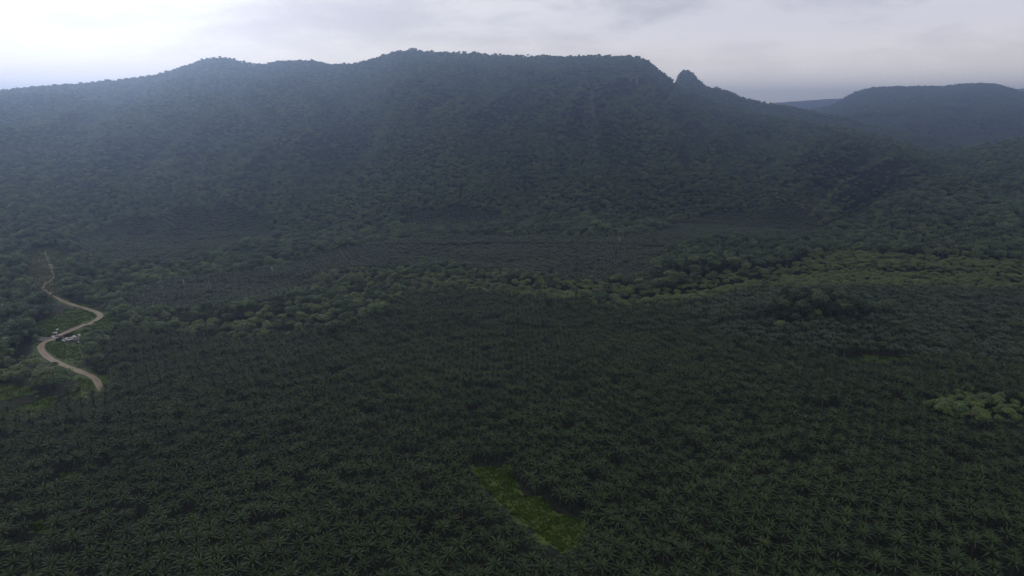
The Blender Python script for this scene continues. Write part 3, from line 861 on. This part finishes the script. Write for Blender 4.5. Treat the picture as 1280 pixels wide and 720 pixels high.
# pale bare trunks standing at forest edges
def dead_tree(seed, h):
    R_ = random.Random(seed); mb = MB(); br = MB()
    mb.tube([(0, 0, 0), (0.2, 0.1, h * 0.4), (-0.1, 0.3, h * 0.75), (0.2, 0.2, h)], [0.75, 0.55, 0.42, 0.2], 7)
    for k in range(7):
        z = h * R_.uniform(0.55, 0.97); a = R_.uniform(0, 6.28); l = R_.uniform(1.5, 3.6)
        p0 = Vector((0, 0.2, z)); p1 = p0 + Vector((math.cos(a) * l * 0.6, math.sin(a) * l * 0.6, l * 0.4)); p2 = p1 + Vector((math.cos(a + 0.4) * l * 0.5, math.sin(a + 0.4) * l * 0.5, l * 0.6))
        br.tube([p0, p1, p2], [0.2, 0.13, 0.05], 5)
    return mb.mesh('dead_trunk', [M_PALE]), br.mesh('dead_branches', [M_PALE])
for i, (ppx, ppy, h, lb) in enumerate([
    (951, 256, 19, 'bare pale trunk at the forest edge above the far palms'),
    (774, 308, 17, 'bare pale trunk at the back edge of the middle palm field'),
    (863, 280, 16, 'thin bare trunk beside the far palm strip'),
    (1188, 283, 18, 'bare pale trunk low on the right-hand forest slope'),
    (1226, 272, 15, 'short bare trunk high on the right-hand forest slope'),
    (749, 378, 12, 'stubby pale dead trunk in front of the umbrella-shaped tree'),
    (341, 346, 15, 'bare grey trunk at the far edge of the left palm field'),
    (231, 362, 14, 'slim bare trunk in the woodland left of the middle palms')]):
    a_, b_ = dead_tree(i, h)
    x, y = pxg(ppx, ppy)
    dup_thing('dead_tree', (('trunk', a_), ('branches', b_)), (x, y, float(h_ground(x, y)) - 0.2), i * 1.3, 1.0, lb, 'dead tree')

# the forest of the hills and the woodland round the fields: one mass
def forest(spacing, rmin, rmax):
    xs = np.arange(-rmax * 0.72, rmax * 0.72, spacing); ys = np.arange(rmin * 0.7, rmax, spacing)
    A, B = np.meshgrid(xs, ys); A = A.ravel(); B = B.ravel()
    A = A + rng.uniform(-0.45, 0.45, A.size) * spacing; B = B + rng.uniform(-0.45, 0.45, B.size) * spacing
    r = np.hypot(A, B); az = np.arctan2(A, B)
    k = (r > rmin) & (r < rmax) & (np.abs(az) < math.radians(42.5))
    return A[k], B[k]
fa, fb = forest(8.4, 560, 3150)
# nothing where palms, grass, road, water or the single trees are
fz = h_ground(fa, fb)
k = np.ones(len(fa), bool)
fr = np.hypot(fa, fb)
valley = fr < 1500
iv = np.nonzero(valley)[0]
kk = np.ones(len(iv), bool)
for q in (Z_FIELD2, Z_FIELD3, Z_FIELD4): kk &= ~in_poly(poly_w(q), fa[iv], fb[iv])
F1 = np.vstack([poly_w([p for p in Z_FIELD1 if p[1] < 1500]), [(560, 120), (-560, 120)]])
kk &= ~in_poly(F1, fa[iv], fb[iv])
for q in [b_[0] for b_ in BELT] + [Z_PATCH, Z_RIGHT, Z_KNOLL, Z_SCRUB]: kk &= ~in_poly(poly_w(q), fa[iv], fb[iv])
for q in GRASS: kk &= ~seen_in(q, fa[iv], fb[iv], fz[iv], (0, 4, 9))
kk &= dist_line(ROAD, fa[iv], fb[iv]) > 10
kk &= ~(seen_in([(44, 405), (130, 384), (134, 420), (44, 432)], fa[iv], fb[iv], fz[iv], (0, 4, 8)))
kk &= ~(seen_in([(30, 428), (92, 420), (130, 480), (120, 500), (60, 500), (0, 505), (0, 445)], fa[iv], fb[iv], fz[iv], (0,)))
k[iv] = kk
# keep the growth that can be seen from hereabouts: walk outwards and follow the horizon
azb = np.round(np.arctan2(fa, fb) * 600).astype(int); azb -= azb.min()
te = (fz + 22 - CAM_H) / fr; teg = (fz - CAM_H) / fr
ordr = np.argsort(fr)
hor = np.full(azb.max() + 1, -9.0)
vis = np.zeros(len(fa), bool)
for i in ordr:
    b_ = azb[i]
    if te[i] > hor[b_] - 0.022: vis[i] = True
    if teg[i] > hor[b_]: hor[b_] = teg[i]
px2, py2 = project(fa, fb, fz + 4)
for h in (3, 7, 11):
    a_, b_ = project(fa, fb, fz + h); k &= (dist_line(ROAD_PX, a_, b_) > 5) | (fr > 1000)
for s_ in SCARS: k &= ~(in_poly(np.array(s_), px2, py2) & (fr > 2000))
k &= vis
# thinner, younger growth in patches
lightpatch = fbm(fa / 230, fb / 230, 3, 41)
fa, fb, fz, fr, lightpatch = fa[k], fb[k], fz[k], fr[k], lightpatch[k]
n = len(fa)
FPRO = [p[2] for p in TREES['dark']] + [p[2] for p in TREES['mid']] + [p[2] for p in TREES['tall']] + [p[2] for p in TREES['light']] + [p[2] for p in TREES['bush']]
u = rng.random(n)
vi = rng.integers(0, 4, n)
vi = np.where(u > 0.50, 4 + rng.integers(0, 4, n), vi)
vi = np.where(u > 0.93, 8 + rng.integers(0, 3, n), vi)
pl = sstep(0.50, 0.66, lightpatch) * 0.6 + 0.05
vi = np.where(rng.random(n) < pl, 11 + rng.integers(0, 4, n), vi)
scl = rng.uniform(0.6, 1.0, n) * np.where((rng.random(n) < 0.07) & (vi < 8), rng.uniform(1.25, 1.5, n), rng.uniform(0.85, 1.2, n)) * np.where(vi >= 11, 1.0, 1.0) * (0.85 + 0.3 * fbm(fa / 90, fb / 90, 2, 43))
scl = np.where((fr > 2750) & (np.arctan2(fa, fb) > math.radians(11)) & (np.arctan2(fa, fb) < math.radians(18)), np.minimum(scl, 0.7), scl)
# scrub on the old fields at the right and on the left bank
sx, sy = forest(5.2, 560, 1300)
sz = h_ground(sx, sy)
ks = in_poly(poly_w(Z_SCRUB), sx, sy)
sx, sy, sz = sx[ks], sy[ks], sz[ks]
svi = np.where(rng.random(len(sx)) < 0.55, 15 + rng.integers(0, 4, len(sx)), 11 + rng.integers(0, 4, len(sx)))
ssc = np.where(svi >= 15, rng.uniform(0.8, 1.5, len(sx)), rng.uniform(0.45, 0.95, len(sx)))
OFF = {'deep': 0, 'dark': 0, 'mid': 4, 'tall': 8, 'light': 11, 'lightmid': 11, 'bush': 15, 'yellow': 11}
ox = np.array([q[1] for q in OVER]); oy = np.array([q[2] for q in OVER])
sx = np.concatenate([sx, ox]); sy = np.concatenate([sy, oy]); sz = np.concatenate([sz, h_ground(ox, oy)])
svi = np.concatenate([svi, [OFF[q[0]] + random.randrange(3) for q in OVER]]); ssc = np.concatenate([ssc, [q[3] for q in OVER]])
A_ = np.concatenate([fa, sx]); B_ = np.concatenate([fb, sy]); Z_ = np.concatenate([fz, sz]) - 0.6
o = scatter('forest', np.stack([A_, B_, Z_], 1), rng.uniform(0, 6.283, len(A_)), np.concatenate([scl, ssc]), np.concatenate([vi, svi]), FPRO)
tag(o, 'dense tropical forest covering the hillsides and the valley rim', 'forest', kind='stuff')
print('forest', len(A_))
# forest of the far hill: bigger, sparser clumps
g0 = forest(15, 2900, 4900)
d_az = np.arctan2(g0[0], g0[1])
kz = d_az > math.radians(16)
dx, dy = g0[0][kz], g0[1][kz]; dz = h_ground(dx, dy)
q1, q2 = project(dx, dy, dz + 4)
kz = ~in_poly(np.array(SCARS[2]), q1, q2) & (dz > 20)
dx, dy, dz = dx[kz], dy[kz], dz[kz]
o = scatter('distant_forest', np.stack([dx, dy, dz - 1], 1), rng.uniform(0, 6.28, len(dx)), rng.uniform(1.0, 1.7, len(dx)), rng.integers(0, 8, len(dx)), FPRO[:8])
tag(o, 'hazy blue forest over the flat-topped hill far down the valley', 'forest', kind='stuff')
print('far forest', len(dx))

# grass in the clearings
def tuft(seed):
    g = random.Random(seed); mb = MB()
    for k in range(26):
        a = g.uniform(0, 6.28); d = g.uniform(0, 0.5); h = g.uniform(0.35, 0.95); l = g.uniform(0.1, 0.5)
        x, y = math.cos(a) * d, math.sin(a) * d; w = 0.05
        r = (-math.sin(a) * w, math.cos(a) * w)
        mb.add([(x - r[0], y - r[1], 0), (x + r[0], y + r[1], 0), (x + math.cos(a) * l + r[0], y + math.sin(a) * l + r[1], h), (x + math.cos(a) * l - r[0], y + math.sin(a) * l - r[1], h * 0.95)], [(0, 1, 2, 3)])
    return mb.mesh('tuft', [M_GR])
TUF = [tuft(i) for i in range(3)] + [p[2] for p in TREES['bush'][:2]]
gpts = []
for P, spc in [(CLW, 0.9)] + [(q, 0.9) for q in CLW2] + [(STRIPW, 1.3)] + [(q, 1.35) for q in GP]:
    x0, y0 = P.min(0); x1, y1 = P.max(0)
    A, B = np.meshgrid(np.arange(x0 - 4, x1 + 4, spc), np.arange(y0 - 4, y1 + 4, spc)); A = A.ravel() + rng.uniform(-.5, .5, A.size) * spc; B = B.ravel() + rng.uniform(-.5, .5, B.size) * spc
    kk = in_poly(P, A, B) & (dist_line(ROAD, A, B) > 3.6) & (dist_line(RIVER, A, B) > 9) & (rng.random(A.size) < 0.35 + 0.5 * sstep(0.3, 0.6, fbm(A / 6, B / 6, 2, 51)))
    gpts.append(np.stack([A[kk], B[kk]], 1))
gp = np.vstack(gpts)
gz = h_ground(gp[:, 0], gp[:, 1])
gv = np.where(rng.random(len(gp)) < 0.012, 3 + rng.integers(0, 2, len(gp)), rng.integers(0, 3, len(gp)))
o = scatter('grass', np.stack([gp[:, 0], gp[:, 1], gz - 0.03], 1), rng.uniform(0, 6.28, len(gp)), np.where(gv > 2, rng.uniform(0.25, 0.5, len(gp)), rng.uniform(0.5, 1.2, len(gp))), gv, TUF)
tag(o, 'short bright green grass in the clearings and along the road verges', 'grass', kind='stuff')
print('grass', len(gp))

# ------------------------------------------------------------------ bridge and boulders
m_conc, t, b = mat('weathered_concrete')
t.links.new(mixc(t, maprange(t, tnoise(t, 0.7, 5), 0.3, 0.7), (0.11, 0.095, 0.085), (0.20, 0.17, 0.15)), b.inputs['Base Color']); b.inputs['Roughness'].default_value = 0.9
m_rail, t, b = mat('rusty_rail')
t.links.new(mixc(t, maprange(t, tnoise(t, 2.0, 4), 0.35, 0.65), (0.13, 0.075, 0.05), (0.22, 0.17, 0.14)), b.inputs['Base Color']); b.inputs['Roughness'].default_value = 0.75
m_girder_shade, t, b = mat('shaded_girder')
b.inputs['Base Color'].default_value = (0.03, 0.024, 0.024, 1); b.inputs['Roughness'].default_value = 0.8  # shadow on the bridge side is painted into the girder colour
p0 = Vector(pxg(73, 420.8)); p1 = Vector(pxg(107, 407))
bd = (p1 - p0); bl = bd.length; ang = math.atan2(bd.y, bd.x); bc = (p0 + p1) / 2
hz = float(np.max(h_base(np.linspace(p0.x, p1.x, 9), np.linspace(p0.y, p1.y, 9)))) + 0.18
br = link('bridge', None); br.location = (bc.x, bc.y, hz); br.rotation_euler = (0, 0, ang)
tag(br, 'low narrow road bridge carrying the dirt road over the stream', 'bridge')
mb = MB(); mb.box((0, 0, 0.02), (bl, 6.6, 0.36)); link('deck', mb.mesh('deck', [m_conc]), br)
for s in (-1, 1):
    mb = MB(); mb.box((0, s * 2.6, -0.86), (bl - 1.2, 0.55, 1.36)); link('girder', mb.mesh('girder', [m_girder_shade]), br)
    mb = MB(); mb.box((0, s * 3.22, 0.33), (bl, 0.22, 0.24)); mb.box((0, s * 3.22, 1.08), (bl, 0.12, 0.14))
    for k in range(int(bl // 2.5) + 1): mb.box((-bl / 2 + 0.6 + k * 2.5, s * 3.22, 0.73), (0.16, 0.14, 0.56))
    link('railing', mb.mesh('railing', [m_rail]), br)
    mb = MB(); mb.box((s * (bl / 2 - 0.9), 0, -2.4), (1.8, 7.2, 4.4)); link('abutment', mb.mesh('abutment', [m_conc]), br)
for s in (-0.17, 0.17):
    mb = MB(); mb.box((s * bl, 0, -3.5), (0.9, 5.6, 3.9), top=0.85); link('pier', mb.mesh('pier', [m_conc]), br)
# road surface on the bridge
mb = MB(); mb.box((0, 0, 0.245), (bl + 1.0, 5.4, 0.08)); link('road_surface', mb.mesh('road_surface', [m_road]), br)

m_rock, t, b = mat('pale_rock')
t.links.new(mixc(t, maprange(t, tnoise(t, 0.9, 6), 0.35, 0.65), (0.34, 0.33, 0.32), (0.62, 0.61, 0.60)), b.inputs['Base Color']); b.inputs['Roughness'].default_value = 0.85
def boulder(seed):
    import bmesh
    bm = bmesh.new(); bmesh.ops.create_icosphere(bm, subdivisions=3, radius=1)
    for v in bm.verts:
        q = v.co * 1.3 + Vector((seed * 5.1, 0, 0))
        v.co *= 1 + 0.35 * mnoise.noise(q) + 0.13 * mnoise.noise(q * 3)
        v.co.z *= 0.62
    me = bpy.data.meshes.new('boulder'); bm.to_mesh(me); bm.free(); me.materials.append(m_rock)
    return me
BO = [boulder(i) for i in range(5)]
g = random.Random(5)
def rocks(line, nrow, r, lb, grp):
    L_ = np.array(line)
    for i in range(nrow):
        s = i / max(nrow - 1, 1)
        ppx = np.interp(s, np.linspace(0, 1, len(L_)), L_[:, 0]) + g.uniform(-1.2, 1.2)
        ppy = np.interp(s, np.linspace(0, 1, len(L_)), L_[:, 1]) + g.uniform(-2.2, 2.2)
        x, y = pxg(ppx, ppy, -2.6)
        R0 = r * g.uniform(0.6, 1.25)
        z = float(h_ground(x, y))
        o = link('boulder', BO[g.randrange(5)]); o.location = (x, y, max(z, float(h_base(x, y)) - 3.4) + R0 * 0.30)
        o.rotation_euler = (g.uniform(-.3, .3), g.uniform(-.3, .3), g.uniform(0, 6.28)); o.scale = (R0 * g.uniform(1, 1.5), R0, R0 * g.uniform(0.8, 1.1))
        tag(o, lb, 'boulder', grp)
rocks([(79, 424.5), (86, 423.5), (92, 420.5), (100, 416.5)], 16, 1.25, 'white boulder in the pile below the near side of the bridge', 'white boulders right of the bridge')
rocks([(66, 421), (69, 419.5), (73, 417)], 9, 1.35, 'white boulder in the small pile at the left end of the bridge', 'white boulders left of the bridge')
for ppx, ppy, r_, lb in ((98.5, 428, 1.0, 'lone white boulder among bushes right of the bridge'), (108.5, 497, 1.0, 'small white boulder on the grass below the end of the dirt road')):
    x, y = pxg(ppx, ppy); o = link('boulder', BO[1]); o.location = (x, y, float(h_ground(x, y)) + 0.35); o.scale = (r_ * 1.4, r_, r_)
    tag(o, lb, 'boulder')

# ------------------------------------------------------------------ haze
mh = bpy.data.materials.new('haze'); mh.use_nodes = True; t = mh.node_tree; t.nodes.clear()
pv = N(t, 'ShaderNodeVolumePrincipled')
pv.inputs['Color'].default_value = (0.45, 0.62, 1.0, 1)
pv.inputs['Density'].default_value = 2.6e-4
pv.inputs['Anisotropy'].default_value = 0.88
oo = N(t, 'ShaderNodeOutputMaterial'); t.links.new(pv.outputs[0], oo.inputs['Volume'])
mb = MB()
zlo = float(V.min(0)[2]) if V.ndim == 2 else -20
zlo = min(float(Z.min()), 0) - 1.5; zhi = max(float(Z.max()) + 40, CAM_H + 20)
mb.box((0, 0, (zlo + zhi) / 2), (17600, 17600, zhi - zlo))
hzo = link('haze', mb.mesh('haze', [mh])); tag(hzo, 'thin blue haze filling the valley', 'haze', kind='stuff')
print('z range', zlo, zhi)
